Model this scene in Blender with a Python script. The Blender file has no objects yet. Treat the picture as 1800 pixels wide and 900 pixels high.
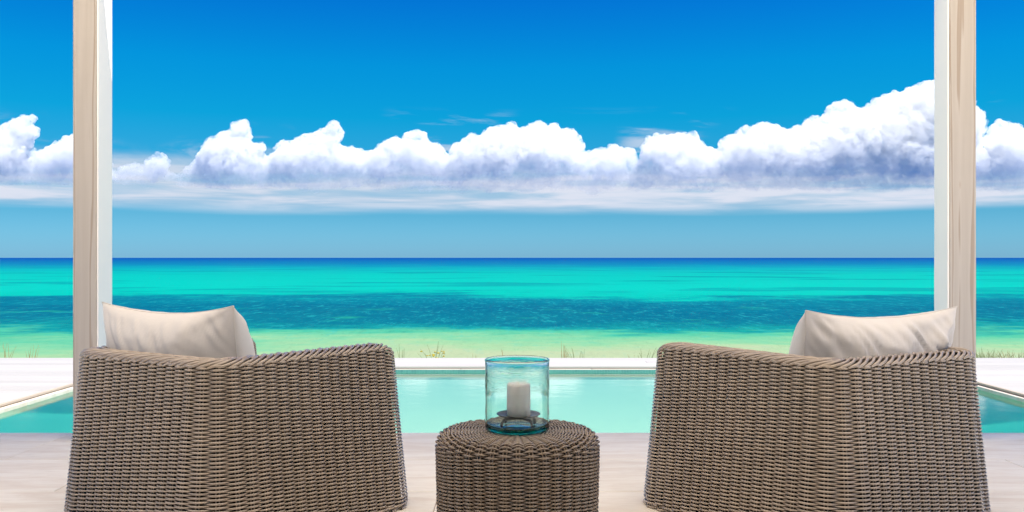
import bpy, bmesh, math, random
import numpy as np
from mathutils import Vector, Matrix, noise
random.seed(7)
R = math.radians
PI = math.pi
sc = bpy.context.scene
COL = sc.collection

# ------------------------------------------------------------------ camera
FPX = 1590.0                       # focal length in pixels of the 1800 px wide photo
cam_d = bpy.data.cameras.new('camera')
cam = bpy.data.objects.new('camera', cam_d)
COL.objects.link(cam)
cam.location = (0, 0, 1.0)
cam.rotation_euler = (R(90), 0, 0)
cam_d.sensor_width = 36
cam_d.lens = 36 * FPX / 1800
cam_d.shift_y = 3 / 1800
cam_d.clip_start = 0.05
cam_d.clip_end = 200000
sc.camera = cam

# ------------------------------------------------------------------ light
SUN_EL = 67.0
SUN_DIR = Vector((math.cos(R(32)) * math.cos(R(SUN_EL)), -math.sin(R(32)) * math.cos(R(SUN_EL)), math.sin(R(SUN_EL))))
sun_d = bpy.data.lights.new('sun', 'SUN')
sun_d.energy = 3.4
sun_d.angle = R(0.53)
sun_d.color = (1.0, 0.94, 0.86)
sun = bpy.data.objects.new('sun', sun_d)
COL.objects.link(sun)
sun.rotation_euler = SUN_DIR.to_track_quat('Z', 'Y').to_euler()
sun.location = SUN_DIR * 60

sc.view_settings.view_transform = 'Standard'
sc.view_settings.look = 'None'
sc.view_settings.gamma = 1
sc.view_settings.exposure = 1.35
sc.render.film_transparent = False
sc.cycles.use_denoising = True
sc.cycles.max_bounces = 14
sc.cycles.diffuse_bounces = 5
sc.cycles.glossy_bounces = 4
sc.cycles.volume_bounces = 12
sc.cycles.volume_step_rate = 0.6
sc.cycles.volume_max_steps = 512
sc.cycles.transmission_bounces = 10
sc.cycles.transparent_max_bounces = 48
sc.cycles.sample_clamp_indirect = 6


class NT:
    """tiny node-tree writer"""
    def __init__(self, tree):
        self.t = tree
        tree.nodes.clear()

    def n(self, typ, ins=None, **kw):
        nd = self.t.nodes.new(typ)
        for k, v in kw.items():
            setattr(nd, k, v)
        for k, v in (ins or {}).items():
            s = nd.inputs[k]
            if isinstance(v, bpy.types.NodeSocket):
                self.t.links.new(v, s)
            elif isinstance(v, bpy.types.Node):
                self.t.links.new(v.outputs[0], s)
            else:
                s.default_value = v
        return nd

    def m(self, op, a, b=0.0, c=None, clamp=False):
        nd = self.n('ShaderNodeMath', {0: a, 1: b}, operation=op, use_clamp=clamp)
        if c is not None:
            if isinstance(c, (bpy.types.NodeSocket,)):
                self.t.links.new(c, nd.inputs[2])
            else:
                nd.inputs[2].default_value = c
        return nd.outputs[0]

    def ss(self, v, lo, hi):
        """smoothstep lo..hi -> 0..1"""
        nd = self.n('ShaderNodeMapRange', {0: v, 1: lo, 2: hi, 3: 0.0, 4: 1.0}, interpolation_type='SMOOTHSTEP')
        return nd.outputs[0]

    def mix(self, f, a, b, blend='MIX'):
        nd = self.n('ShaderNodeMix', data_type='RGBA', blend_type=blend)
        for i, v in ((0, f), (6, a), (7, b)):
            s = nd.inputs[i]
            if isinstance(v, bpy.types.NodeSocket):
                self.t.links.new(v, s)
            else:
                s.default_value = v if i == 0 else (tuple(v) + (1,))[:4]
        return nd.outputs[2]

    def ramp(self, f, stops, interp='LINEAR'):
        nd = self.n('ShaderNodeValToRGB', {0: f})
        cr = nd.color_ramp
        cr.interpolation = interp
        while len(cr.elements) < len(stops):
            cr.elements.new(0.5)
        for e, (p, c) in zip(cr.elements, stops):
            e.position = p
            e.color = (tuple(c) + (1,))[:4] if not isinstance(c, float) else (c, c, c, 1)
        return nd.outputs[0]

    def noise(self, vec, scale=1.0, detail=4.0, rough=0.5, dist=0.0):
        return self.n('ShaderNodeTexNoise', {'Vector': vec, 'Scale': scale, 'Detail': detail, 'Roughness': rough, 'Distortion': dist}).outputs[0]

    def scl(self, vec, s, loc=(0, 0, 0)):
        return self.n('ShaderNodeMapping', {'Vector': vec, 'Scale': s, 'Location': loc}).outputs[0]


def lin(r, g, b):
    f = lambda c: (c / 255 / 12.92) if c / 255 <= 0.04045 else ((c / 255 + 0.055) / 1.055) ** 2.4
    return (f(r), f(g), f(b))


# ------------------------------------------------------------------ sky
world = bpy.data.worlds.new('World')
sc.world = world
world.use_nodes = True
W = NT(world.node_tree)
sky = W.n('ShaderNodeTexSky', sky_type='NISHITA', sun_disc=False)
sky.sun_elevation = R(SUN_EL)
sky.sun_rotation = math.atan2(SUN_DIR.x, SUN_DIR.y)
sky.air_density = 1.0
sky.dust_density = 0.6
sky.ozone_density = 2.0
tc = W.n('ShaderNodeTexCoord').outputs['Generated']
sep = W.n('ShaderNodeSeparateXYZ', {0: tc})
el = sep.outputs[2]
grade = W.ramp(W.m('MULTIPLY', el, 3.0), [
    (0.0, (0.35, 0.82, 1.45)), (0.043, (0.283, 0.728, 1.278)), (0.138, (0.174, 0.576, 0.954)), (0.287, (0.082, 0.551, 0.836)),
    (0.453, (0.010, 0.619, 0.892)), (0.615, (0.004, 0.61, 0.985)), (0.82, (0.004, 0.45, 1.04)), (1.0, (0.03, 0.45, 1.0))])
skyc = W.mix(1.0, sky.outputs[0], grade, 'MULTIPLY')
# soft flat stratus layer that lies under the cumulus all round the horizon
sv = W.scl(tc, (7, 7, 95))
n1 = W.noise(sv, 1.0, 5, 0.55, 0.4)
n2 = W.noise(W.scl(tc, (2.2, 2.2, 26), (3, 1, 0)), 1.0, 3, 0.5)
elw = W.m('ADD', el, W.m('MULTIPLY', W.m('SUBTRACT', n2, 0.5), 0.022))
band = W.m('MULTIPLY', W.ss(elw, 0.046, 0.060), W.m('SUBTRACT', 1.0, W.ss(elw, 0.088, 0.110)))
dens = W.m('MULTIPLY', band, W.m('ADD', 0.62, W.m('MULTIPLY', W.ss(n1, 0.32, 0.60), 0.36)))
STR = 0.055
lo_c = tuple(0.5 * c / STR for c in (0.40, 0.50, 0.62))
hi_c = tuple(0.5 * c / STR for c in (0.58, 0.61, 0.70))
bandc = W.mix(W.ss(W.m('ADD', W.m('MULTIPLY', n2, 0.5), W.m('MULTIPLY', n1, 0.5)), 0.40, 0.58), lo_c, hi_c)
skyc = W.mix(dens, skyc, bandc)
# thin torn wisps above the cumulus tops
wv = W.n('ShaderNodeMapping', {'Vector': tc, 'Rotation': (0.0, 0.30, 0.0), 'Scale': (6, 6, 40)}).outputs[0]
wn = W.noise(wv, 1.0, 6, 0.62, 0.8)
wk = W.noise(W.scl(tc, (7, 7, 9), (1.7, 0, 0.4)), 1.0, 2, 0.5)
wisp = W.m('MULTIPLY', W.m('MULTIPLY', W.ss(wn, 0.48, 0.66), W.ss(wk, 0.46, 0.60)), W.m('MULTIPLY', W.ss(el, 0.085, 0.115), W.m('SUBTRACT', 1.0, W.ss(el, 0.135, 0.165))))
skyc = W.mix(W.m('MULTIPLY', wisp, 0.6), skyc, hi_c)
bg = W.n('ShaderNodeBackground', {'Color': skyc, 'Strength': STR})
W.n('ShaderNodeOutputWorld', {'Surface': bg.outputs[0]})


# ------------------------------------------------------------------ helpers
def link(o, parent=None):
    COL.objects.link(o)
    if parent:
        o.parent = parent
    return o


def tag(o, label=None, cat=None, group=None, kind=None):
    for k, v in (('label', label), ('category', cat), ('group', group), ('kind', kind)):
        if v:
            o[k] = v
    return o


def empty(name, loc=(0, 0, 0), rz=0.0):
    o = bpy.data.objects.new(name, None)
    o.empty_display_size = 0.1
    link(o)
    o.location = loc
    o.rotation_euler = (0, 0, rz)
    return o


def mesh_obj(name, verts, faces, mat, parent=None, smooth=False, kind=None):
    me = bpy.data.meshes.new(name)
    verts = np.asarray(verts, dtype=np.float32)
    if isinstance(faces, np.ndarray):
        n, k = faces.shape
        me.vertices.add(len(verts))
        me.vertices.foreach_set('co', verts.ravel())
        me.loops.add(n * k)
        me.loops.foreach_set('vertex_index', faces.astype(np.int32).ravel())
        me.polygons.add(n)
        me.polygons.foreach_set('loop_start', np.arange(0, n * k, k, dtype=np.int32))
        me.polygons.foreach_set('loop_total', np.full(n, k, dtype=np.int32))
        me.update(calc_edges=True)
    else:
        me.from_pydata([tuple(map(float, v)) for v in verts], [], faces)
    me.materials.append(mat)
    if smooth:
        me.polygons.foreach_set('use_smooth', np.ones(len(me.polygons), dtype=bool))
    me.update()
    o = bpy.data.objects.new(name, me)
    link(o, parent)
    if kind:
        o['kind'] = kind
    return o


def bm_obj(name, bm, mat, parent=None, smooth=False, kind=None):
    me = bpy.data.meshes.new(name)
    bm.to_mesh(me)
    bm.free()
    me.materials.append(mat)
    if smooth:
        me.polygons.foreach_set('use_smooth', np.ones(len(me.polygons), dtype=bool))
    o = bpy.data.objects.new(name, me)
    link(o, parent)
    if kind:
        o['kind'] = kind
    return o


def box_bm(x0, x1, y0, y1, z0, z1, bevel=0.0, seg=1):
    bm = bmesh.new()
    bmesh.ops.create_cube(bm, size=1)
    for v in bm.verts:
        v.co = ((x0 + x1) / 2 + v.co.x * (x1 - x0), (y0 + y1) / 2 + v.co.y * (y1 - y0), (z0 + z1) / 2 + v.co.z * (z1 - z0))
    if bevel:
        bmesh.ops.bevel(bm, geom=bm.edges[:], offset=bevel, segments=seg, affect='EDGES', profile=0.6)
    return bm


def box(name, x0, x1, y0, y1, z0, z1, mat, parent=None, bevel=0.0, seg=1):
    return bm_obj(name, box_bm(x0, x1, y0, y1, z0, z1, bevel, seg), mat, parent)


class Tubes:
    """collects swept tubes (numpy) into one mesh"""
    def __init__(self):
        self.v, self.f, self.n = [], [], 0

    def add(self, P, A, B, closed=False, sides=6):
        """P centre points (n,3); A, B half axis vectors (n,3) of the section"""
        P, A, B = (np.asarray(q, dtype=np.float64) for q in (P, A, B))
        n = len(P)
        ang = np.arange(sides) * 2 * PI / sides
        V = P[:, None, :] + np.cos(ang)[None, :, None] * A[:, None, :] + np.sin(ang)[None, :, None] * B[:, None, :]
        self.v.append(V.reshape(-1, 3))
        m = n if closed else n - 1
        i = np.arange(m)[:, None]
        j = np.arange(sides)[None, :]
        a = i * sides + j
        b = i * sides + (j + 1) % sides
        c = ((i + 1) % n) * sides + (j + 1) % sides
        d = ((i + 1) % n) * sides + j
        self.f.append(np.stack([a, b, c, d], -1).reshape(-1, 4) + self.n)
        self.n += n * sides

    def line(self, P, r, sides=6, closed=False):
        P = np.asarray(P, dtype=np.float64)
        n = len(P)
        if closed:
            T = np.roll(P, -1, 0) - np.roll(P, 1, 0)
        else:
            T = np.gradient(P, axis=0)
        T /= np.linalg.norm(T, axis=1)[:, None] + 1e-12
        up = np.array([0, 0, 1.0]) if abs(T[0][2]) < 0.9 else np.array([1.0, 0, 0])
        A = np.zeros_like(P)
        prev = up
        for k in range(n):
            a = prev - T[k] * np.dot(prev, T[k])
            a /= np.linalg.norm(a) + 1e-12
            A[k] = a
            prev = a
        B = np.cross(T, A)
        rr = np.full(n, r) if np.isscalar(r) else np.asarray(r)
        self.add(P, A * rr[:, None], B * rr[:, None], closed, sides)

    def obj(self, name, mat, parent=None, kind=None, smooth=True):
        return mesh_obj(name, np.concatenate(self.v), np.concatenate(self.f), mat, parent, smooth, kind)


def lathe(name, prof, mat, parent=None, seg=64, close=True, smooth=True):
    prof = np.asarray(prof, dtype=np.float64)
    n = len(prof)
    a = np.arange(seg) * 2 * PI / seg
    V = np.stack([prof[:, 0][:, None] * np.cos(a), prof[:, 0][:, None] * np.sin(a), np.repeat(prof[:, 1][:, None], seg, 1)], -1).reshape(-1, 3)
    m = n if close else n - 1
    i = np.arange(m)[:, None]
    j = np.arange(seg)[None, :]
    F = np.stack([i * seg + j, i * seg + (j + 1) % seg, ((i + 1) % n) * seg + (j + 1) % seg, ((i + 1) % n) * seg + j], -1).reshape(-1, 4)
    return mesh_obj(name, V, F, mat, parent, smooth)


# ------------------------------------------------------------------ materials
def material(name):
    m = bpy.data.materials.new(name)
    m.use_nodes = True
    return m, NT(m.node_tree)


def finish(t, surf, vol=None):
    out = t.n('ShaderNodeOutputMaterial', {'Surface': surf.outputs[0] if isinstance(surf, bpy.types.Node) else surf})
    if vol:
        t.t.links.new(vol.outputs[0], out.inputs['Volume'])


def principled(t, color, rough=0.5, normal=None, **ins):
    d = {'Base Color': color if isinstance(color, bpy.types.NodeSocket) else tuple(color) + (1,), 'Roughness': rough}
    if normal is not None:
        d['Normal'] = normal
    d.update(ins)
    return t.n('ShaderNodeBsdfPrincipled', d)


def bump(t, h, strength=0.3, dist=0.01):
    return t.n('ShaderNodeBump', {'Height': h, 'Strength': strength, 'Distance': dist}).outputs[0]


def simple_mat(name, c, rough=0.6, var=0.12, nscale=12, bstr=0.0, stretch=(1, 1, 1), **ins):
    m, t = material(name)
    oc = t.n('ShaderNodeTexCoord').outputs['Object']
    v = t.scl(oc, stretch)
    nz = t.noise(v, nscale, 5, 0.6)
    col = t.mix(nz, tuple(x * (1 - var) for x in c), tuple(min(1, x * (1 + var)) for x in c))
    nr = bump(t, nz, bstr, 0.01) if bstr else None
    finish(t, principled(t, col, rough, nr, **ins))
    return m


def wicker_mat(name, dark, light, rough=0.32):
    m, t = material(name)
    oc = t.n('ShaderNodeTexCoord').outputs['Object']
    a = t.noise(t.scl(oc, (14, 14, 150)), 1.0, 3, 0.6)      # strand to strand
    b = t.noise(oc, 3.0, 3, 0.5)
    c = t.noise(t.scl(oc, (60, 60, 500)), 1.0, 2, 0.5)      # grooves in a strand
    f = t.m('ADD', t.m('MULTIPLY', t.ss(a, 0.25, 0.75), 0.40), t.m('MULTIPLY', b, 0.65), clamp=True)
    col = t.mix(f, dark, light)
    finish(t, principled(t, col, rough, bump(t, c, 0.25, 0.001), **{'Specular IOR Level': 1.0, 'Coat Weight': 0.3, 'Coat Roughness': 0.2}))
    return m


M_WICK = wicker_mat('wicker_taupe', (0.140, 0.106, 0.080), (0.47, 0.388, 0.310))
M_STAKE = wicker_mat('wicker_stake', (0.17, 0.135, 0.10), (0.33, 0.27, 0.21))
M_WICKB = wicker_mat('wicker_brown', (0.072, 0.049, 0.031), (0.19, 0.135, 0.088))
M_WICKBS = wicker_mat('wicker_brown_stake', (0.14, 0.09, 0.055), (0.26, 0.18, 0.115))
M_CORE = simple_mat('inner_shell', (0.022, 0.014, 0.010), 0.8)  # near-black: puts hollow shade behind the weave; seat base and feet share it

# linen
def linen():
    m, t = material('linen')
    oc = t.n('ShaderNodeTexCoord').outputs['Object']
    w1 = t.noise(t.scl(oc, (900, 900, 60)), 1.0, 2, 0.5)
    w2 = t.noise(t.scl(oc, (60, 60, 900)), 1.0, 2, 0.5)
    big = t.noise(oc, 9, 4, 0.6)
    f = t.m('ADD', t.m('MULTIPLY', w1, 0.35), t.m('ADD', t.m('MULTIPLY', w2, 0.35), t.m('MULTIPLY', big, 0.3)))
    col = t.mix(f, (0.52, 0.50, 0.485), (0.73, 0.71, 0.695))
    finish(t, principled(t, col, 0.9, bump(t, t.m('ADD', w1, w2), 0.15, 0.001), **{'Sheen Weight': 0.25}))
    return m
M_LINEN = linen()
M_SEAM = simple_mat('linen_seam', (0.60, 0.57, 0.54), 0.9)


def post_wood():
    m, t = material('whitewashed_wood')
    oc = t.n('ShaderNodeTexCoord').outputs['Object']
    wob = t.noise(t.scl(oc, (5, 5, 0.9)), 1.0, 3, 0.5)
    gr = t.n('ShaderNodeTexWave', {'Vector': t.scl(oc, (1.0, 1.0, 0.045)), 'Scale': 9.0, 'Distortion': 9.0, 'Detail': 3.0, 'Detail Scale': 1.2}, wave_type='RINGS', rings_direction='Z').outputs[1]
    fine = t.noise(t.scl(oc, (170, 170, 3)), 1.0, 3, 0.6)
    f = t.m('ADD', t.m('MULTIPLY', gr, 0.35), t.m('ADD', t.m('MULTIPLY', fine, 0.4), t.m('MULTIPLY', wob, 0.3)), clamp=True)
    col = t.mix(f, (0.53, 0.50, 0.47), (0.42, 0.385, 0.35))
    # fine darker growth rings and pores
    line = t.m('SUBTRACT', 1.0, t.ss(gr, 0.0, 0.16))
    col = t.mix(t.m('MULTIPLY', line, 0.6), col, (0.27, 0.20, 0.145))
    kn = t.n('ShaderNodeTexVoronoi', {'Vector': t.scl(oc, (9, 9, 2.6)), 'Scale': 1.0}).outputs[0]
    col = t.mix(t.m('MULTIPLY', t.m('SUBTRACT', 1.0, t.ss(kn, 0.02, 0.10)), 0.5), col, (0.30, 0.19, 0.12))
    finish(t, principled(t, col, 0.62, bump(t, f, 0.25, 0.002)))
    return m
M_POST = post_wood()
M_SIDE_GLARE = simple_mat('side_glare_white', (0.93, 0.925, 0.91), 0.5, 0.02, 4, 0.05)  # white base colour paints in the bright light on the posts' inner sides


def diffuser_cloth():
    # added unseen cloth that lights the terrace softly: scatters the sun passing through
    m, t = material('added_sun_diffuser')
    d = t.n('ShaderNodeBsdfDiffuse', {'Color': (0.80, 0.74, 0.66, 1)})
    tl = t.n('ShaderNodeBsdfTranslucent', {'Color': (0.97, 0.89, 0.77, 1)})
    finish(t, t.n('ShaderNodeMixShader', {0: 0.93, 1: d.outputs[0], 2: tl.outputs[0]}))
    return m
M_DIFFUSER = diffuser_cloth()


def travertine(name, base, vein, stretch=(1.1, 5.0, 1.0)):
    m, t = material(name)
    gc = t.n('ShaderNodeTexCoord').outputs['Object']
    oi = t.n('ShaderNodeObjectInfo')
    off = t.n('ShaderNodeVectorMath', {0: gc, 1: t.n('ShaderNodeCombineXYZ', {0: t.m('MULTIPLY', oi.outputs['Random'], 37.0), 1: t.m('MULTIPLY', oi.outputs['Random'], 91.0), 2: 0.0}).outputs[0]}, operation='ADD').outputs[0]
    v = t.scl(off, stretch)
    a = t.noise(v, 1.6, 6, 0.6, 0.8)
    b = t.noise(v, 9.0, 5, 0.65, 0.2)
    spots = t.noise(off, 46.0, 3, 0.6)
    col = t.mix(t.ss(a, 0.35, 0.7), base, vein)
    col = t.mix(t.m('MULTIPLY', t.ss(b, 0.45, 0.75), 0.35), col, tuple(x * 0.86 for x in vein))
    col = t.mix(t.m('MULTIPLY', t.ss(spots, 0.70, 0.76), 0.55), col, (0.42, 0.27, 0.17))
    tone = t.m('ADD', 0.96, t.m('MULTIPLY', oi.outputs['Random'], 0.06))
    cc = t.n('ShaderNodeVectorMath', {0: col, 'Scale': tone}, operation='SCALE').outputs[0]
    finish(t, principled(t, cc, 0.55, bump(t, b, 0.15, 0.002), **{'Specular IOR Level': 0.22}))
    return m
M_TILE = travertine('travertine_tile', (0.87, 0.84, 0.76), (0.76, 0.695, 0.60))
M_COPING = travertine('travertine_coping', (0.66, 0.60, 0.53), (0.58, 0.50, 0.42))
M_GROUT = simple_mat('grout', (0.40, 0.34, 0.29), 0.9)


def deck_mat():
    m, t = material('bleached_deck_board')
    oc = t.n('ShaderNodeTexCoord').outputs['Object']
    oi = t.n('ShaderNodeObjectInfo')
    a = t.noise(t.scl(oc, (1.5, 40, 40)), 1.0, 5, 0.6)
    b = t.noise(t.scl(oc, (0.6, 3, 3)), 1.0, 3, 0.6)
    col = t.mix(t.m('ADD', t.m('MULTIPLY', a, 0.6), t.m('MULTIPLY', b, 0.4)), (0.32, 0.305, 0.287), (0.49, 0.47, 0.45))
    tone = t.m('ADD', 0.92, t.m('MULTIPLY', oi.outputs['Random'], 0.12))
    cc = t.n('ShaderNodeVectorMath', {0: col, 'Scale': tone}, operation='SCALE').outputs[0]
    finish(t, principled(t, cc, 0.7, bump(t, a, 0.2, 0.003), **{'Specular IOR Level': 0.2}))
    return m
M_DECK = deck_mat()
M_EDGE = simple_mat('deck_edge_wood', (0.42, 0.35, 0.28), 0.7, 0.25, 20, 0.1, (0.2, 0.2, 3))
M_PLASTER = simple_mat('pool_plaster', (0.32, 0.43, 0.315), 0.7, 0.05, 3)


def mosaic():
    m, t = material('pool_mosaic')
    oc = t.n('ShaderNodeTexCoord').outputs['Object']
    ck = t.n('ShaderNodeTexBrick', {'Vector': t.n('ShaderNodeVectorRotate', {'Vector': oc, 'Angle': R(90)}, rotation_type='X_AXIS').outputs[0], 'Color1': (0.09, 0.30, 0.27, 1), 'Color2': (0.07, 0.24, 0.23, 1), 'Mortar': (0.14, 0.34, 0.33, 1),
                                    'Scale': 1.0, 'Mortar Size': 0.0015, 'Brick Width': 0.025, 'Row Height': 0.025}, offset=0.0)
    finish(t, principled(t, ck.outputs[0], 0.25))
    return m
M_MOSAIC = mosaic()


def pool_water_mat():
    m, t = material('pool_water')
    oc = t.n('ShaderNodeTexCoord').outputs['Object']
    h = t.m('ADD', t.noise(t.scl(oc, (1.0, 1.6, 1)), 3.0, 3, 0.5, 0.3), t.m('MULTIPLY', t.noise(oc, 14.0, 3, 0.5), 0.18))
    nr = bump(t, h, 0.05, 0.02)
    fr = t.n('ShaderNodeFresnel', {'IOR': 1.33, 'Normal': nr}).outputs[0]
    gl = t.n('ShaderNodeBsdfGlossy', {'Color': (1, 1, 1, 1), 'Roughness': 0.08, 'Normal': nr})
    tr = t.n('ShaderNodeBsdfTransparent', {'Color': (0.97, 1, 1, 1)})
    mx = t.n('ShaderNodeMixShader', {0: fr, 1: tr.outputs[0], 2: gl.outputs[0]})
    vol = t.n('ShaderNodeVolumeAbsorption', {'Color': (0.08, 0.77, 0.70, 1), 'Density': 0.9})
    finish(t, mx, vol)
    return m
M_POOLW = pool_water_mat()


SEA_Z = -4.0


def sea_mat():
    m, t = material('sea_water')
    oc = t.n('ShaderNodeTexCoord').outputs['Object']
    s = t.n('ShaderNodeSeparateXYZ', {0: oc})
    X, Y = s.outputs[0], s.outputs[1]
    # shore distance turned into a 0..1 depth-zone value (near = 1, horizon = 0)
    wob_big = t.m('SUBTRACT', t.noise(t.scl(oc, (0.019, 0.024, 1)), 1.0, 3, 0.55), 0.5)
    wob_mid = t.m('SUBTRACT', t.noise(t.scl(oc, (0.045, 0.055, 1), (3, 7, 0)), 1.0, 4, 0.6), 0.5)
    wob_sm = t.m('SUBTRACT', t.noise(t.scl(oc, (0.35, 0.5, 1), (9, 2, 0)), 1.0, 4, 0.65), 0.5)
    Yd = t.m('MULTIPLY', Y, t.m('ADD', 1.0, t.m('ADD', t.m('MULTIPLY', wob_big, 0.6), t.m('ADD', t.m('MULTIPLY', wob_mid, 0.55), t.m('MULTIPLY', wob_sm, 0.20)))))
    v = t.m('DIVIDE', 40.0, Yd)
    K = 1590 * 5 / 40.0 / 1.0      # v = (y_px-453)/K
    px = lambda y: (y - 453) / K
    col = t.ramp(v, [
        (0.0, lin(0, 92, 190)), (px(457), lin(0, 104, 186)), (px(465), lin(0, 140, 188)), (px(473), lin(0, 186, 194)),
        (px(482), lin(0, 205, 194)), (px(505), lin(2, 214, 198)), (px(517), lin(0, 208, 192)), (px(524), lin(0, 140, 165)),
        (px(540), lin(0, 118, 152)), (px(566), lin(6, 130, 155)), (px(577), lin(20, 165, 165)),
        (px(586), lin(90, 208, 168)), (px(600), lin(142, 220, 172)), (px(613), lin(178, 224, 172)), (px(632), lin(206, 222, 178))])
    # sea-grass patches and streaks over the pale sand zones
    g1 = t.noise(t.scl(oc, (0.019, 0.032, 1), (21, 5, 0)), 1.0, 4, 0.55, 0.3)
    streak = t.m('MULTIPLY', t.ss(g1, 0.535, 0.63), t.m('MULTIPLY', t.ss(Y, 108, 130), t.m('SUBTRACT', 1.0, t.ss(Y, 380, 700))))
    col = t.mix(t.m('MULTIPLY', streak, 0.48), col, lin(0, 135, 160))
    # pale sandy holes inside the dark sea-grass belt
    g2 = t.noise(t.scl(oc, (0.10, 0.14, 1), (2, 8, 0)), 1.0, 4, 0.6)
    hole = t.m('MULTIPLY', t.ss(g2, 0.58, 0.72), t.m('MULTIPLY', t.ss(Y, 58, 64), t.m('SUBTRACT', 1.0, t.ss(Y, 80, 100))))
    col = t.mix(t.m('MULTIPLY', hole, 0.8), col, lin(40, 190, 160))
    # chop: wave glitter and darker facets painted into the colour
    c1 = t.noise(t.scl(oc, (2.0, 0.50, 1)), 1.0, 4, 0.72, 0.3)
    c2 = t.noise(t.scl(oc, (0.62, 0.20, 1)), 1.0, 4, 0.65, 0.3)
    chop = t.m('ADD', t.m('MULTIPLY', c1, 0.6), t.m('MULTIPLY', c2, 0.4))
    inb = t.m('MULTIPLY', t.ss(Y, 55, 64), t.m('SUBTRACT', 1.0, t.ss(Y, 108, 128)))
    glitter = t.m('MULTIPLY', t.ss(chop, 0.50, 0.66), t.m('ADD', 0.16, t.m('MULTIPLY', inb, 0.40)))
    col = t.mix(glitter, col, lin(50, 205, 205))
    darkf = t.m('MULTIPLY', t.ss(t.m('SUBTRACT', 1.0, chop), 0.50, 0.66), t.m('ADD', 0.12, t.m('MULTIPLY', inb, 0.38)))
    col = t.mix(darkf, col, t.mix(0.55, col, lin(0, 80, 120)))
    far = t.m('SUBTRACT', 1.0, t.m('MULTIPLY', t.ss(Y, 120, 900), 0.8))
    hgt = t.m('ADD', t.noise(t.scl(oc, (1.3, 0.9, 1)), 1.0, 5, 0.65, 0.5), t.m('MULTIPLY', t.noise(t.scl(oc, (0.3, 0.2, 1)), 1.0, 3, 0.5), 1.5))
    bp = t.n('ShaderNodeBump', {'Height': hgt, 'Strength': t.m('MULTIPLY', far, 0.5), 'Distance': 0.25})
    col = t.n('ShaderNodeVectorMath', {0: col, 1: (0.42, 0.43, 0.41)}, operation='MULTIPLY').outputs[0]
    d = t.n('ShaderNodeBsdfDiffuse', {'Color': col, 'Normal': bp.outputs[0]})
    gl = t.n('ShaderNodeBsdfGlossy', {'Color': (0.9, 0.95, 1, 1), 'Roughness': 0.22, 'Normal': bp.outputs[0]})
    fr = t.n('ShaderNodeFresnel', {'IOR': 1.33, 'Normal': bp.outputs[0]}).outputs[0]
    # waves tilt towards the viewer at grazing angles: the mean reflectance of a rough sea stays low
    fac = t.m('MULTIPLY', t.m('MINIMUM', fr, 0.30), 0.09)
    mx = t.n('ShaderNodeMixShader', {0: fac, 1: d.outputs[0], 2: gl.outputs[0]})
    finish(t, mx)
    return m
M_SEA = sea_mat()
M_SAND = simple_mat('sand', (0.56, 0.49, 0.38), 0.9, 0.1, 5, 0.3)
M_GRASS = simple_mat('dune_grass', (0.13, 0.18, 0.045), 0.6, 0.3, 8)
M_STRAW = simple_mat('dry_grass', (0.26, 0.20, 0.06), 0.7, 0.25, 8)
M_YELLOW = simple_mat('yellow_flower', (0.36, 0.30, 0.02), 0.6, 0.2, 30)


def cloud_mat():
    # a real scattering body: light soaks in and comes out again, as in a cumulus
    m, t = material('cumulus')
    pos = t.n('ShaderNodeTexCoord').outputs['Object']
    z = t.n('ShaderNodeSeparateXYZ', {0: pos}).outputs[2]
    big = t.noise(pos, 0.006, 3, 0.55)
    fine = t.noise(pos, 0.030, 5, 0.66, 0.5)
    fade = t.ss(t.m('ADD', z, t.m('MULTIPLY', t.m('SUBTRACT', big, 0.5), 190.0)), 338.0, 500.0)
    puff = t.ss(fine, 0.42, 0.56)
    dens = t.m('MULTIPLY', t.m('MULTIPLY', t.m('ADD', 0.10, fade), t.m('ADD', 0.13, puff)), 0.042)
    v = t.n('ShaderNodeVolumePrincipled', {'Color': (0.966, 0.967, 0.962, 1), 'Density': dens, 'Anisotropy': 0.0})
    t.n('ShaderNodeOutputMaterial', {'Volume': v.outputs[0]})
    return m
M_CLOUD = cloud_mat()


def glass_mat():
    m, t = material('aqua_glass')
    oc = t.n('ShaderNodeTexCoord').outputs['Object']
    s = t.n('ShaderNodeSeparateXYZ', {0: oc}).outputs[2]
    rip = t.noise(t.scl(oc, (9, 9, 55)), 1.0, 3, 0.6, 0.8)
    msk = t.m('MULTIPLY', t.ss(s, 0.12, 0.165), t.m('SUBTRACT', 1.0, t.ss(s, 0.195, 0.212)))
    sw = t.noise(t.scl(oc, (7, 7, 7)), 1.0, 2, 0.5)
    h = t.m('ADD', t.m('MULTIPLY', t.m('MULTIPLY', rip, msk), 1.0), t.m('MULTIPLY', sw, 0.25))
    nr = bump(t, h, 0.5, 0.006)
    g = t.n('ShaderNodeBsdfGlass', {'Color': (1, 1, 1, 1), 'Roughness': 0.0, 'IOR': 1.42, 'Normal': nr})
    vol = t.n('ShaderNodeVolumeAbsorption', {'Color': (0.0, 0.78, 0.70, 1), 'Density': 27.0})
    finish(t, g, vol)
    return m
M_GLASS = glass_mat()
M_WAX = simple_mat('candle_wax', (0.60, 0.57, 0.58), 0.5, 0.03, 10, **{'Subsurface Weight': 0.15})
M_IRON = simple_mat('dark_iron', (0.035, 0.032, 0.034), 0.4, 0.2, 40)
M_WICKC = simple_mat('candle_wick', (0.75, 0.70, 0.66), 0.8)

# ------------------------------------------------------------------ terrain and sea
def sheet(name, xs, ys, zf, mat):
    V = [(x, y, zf(x, y)) for y in ys for x in xs]
    n = len(xs)
    F = np.array([(j * n + i, j * n + i + 1, (j + 1) * n + i + 1, (j + 1) * n + i) for j in range(len(ys) - 1) for i in range(n - 1)])
    return tag(mesh_obj(name, V, F, mat, smooth=True), kind='structure')


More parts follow.
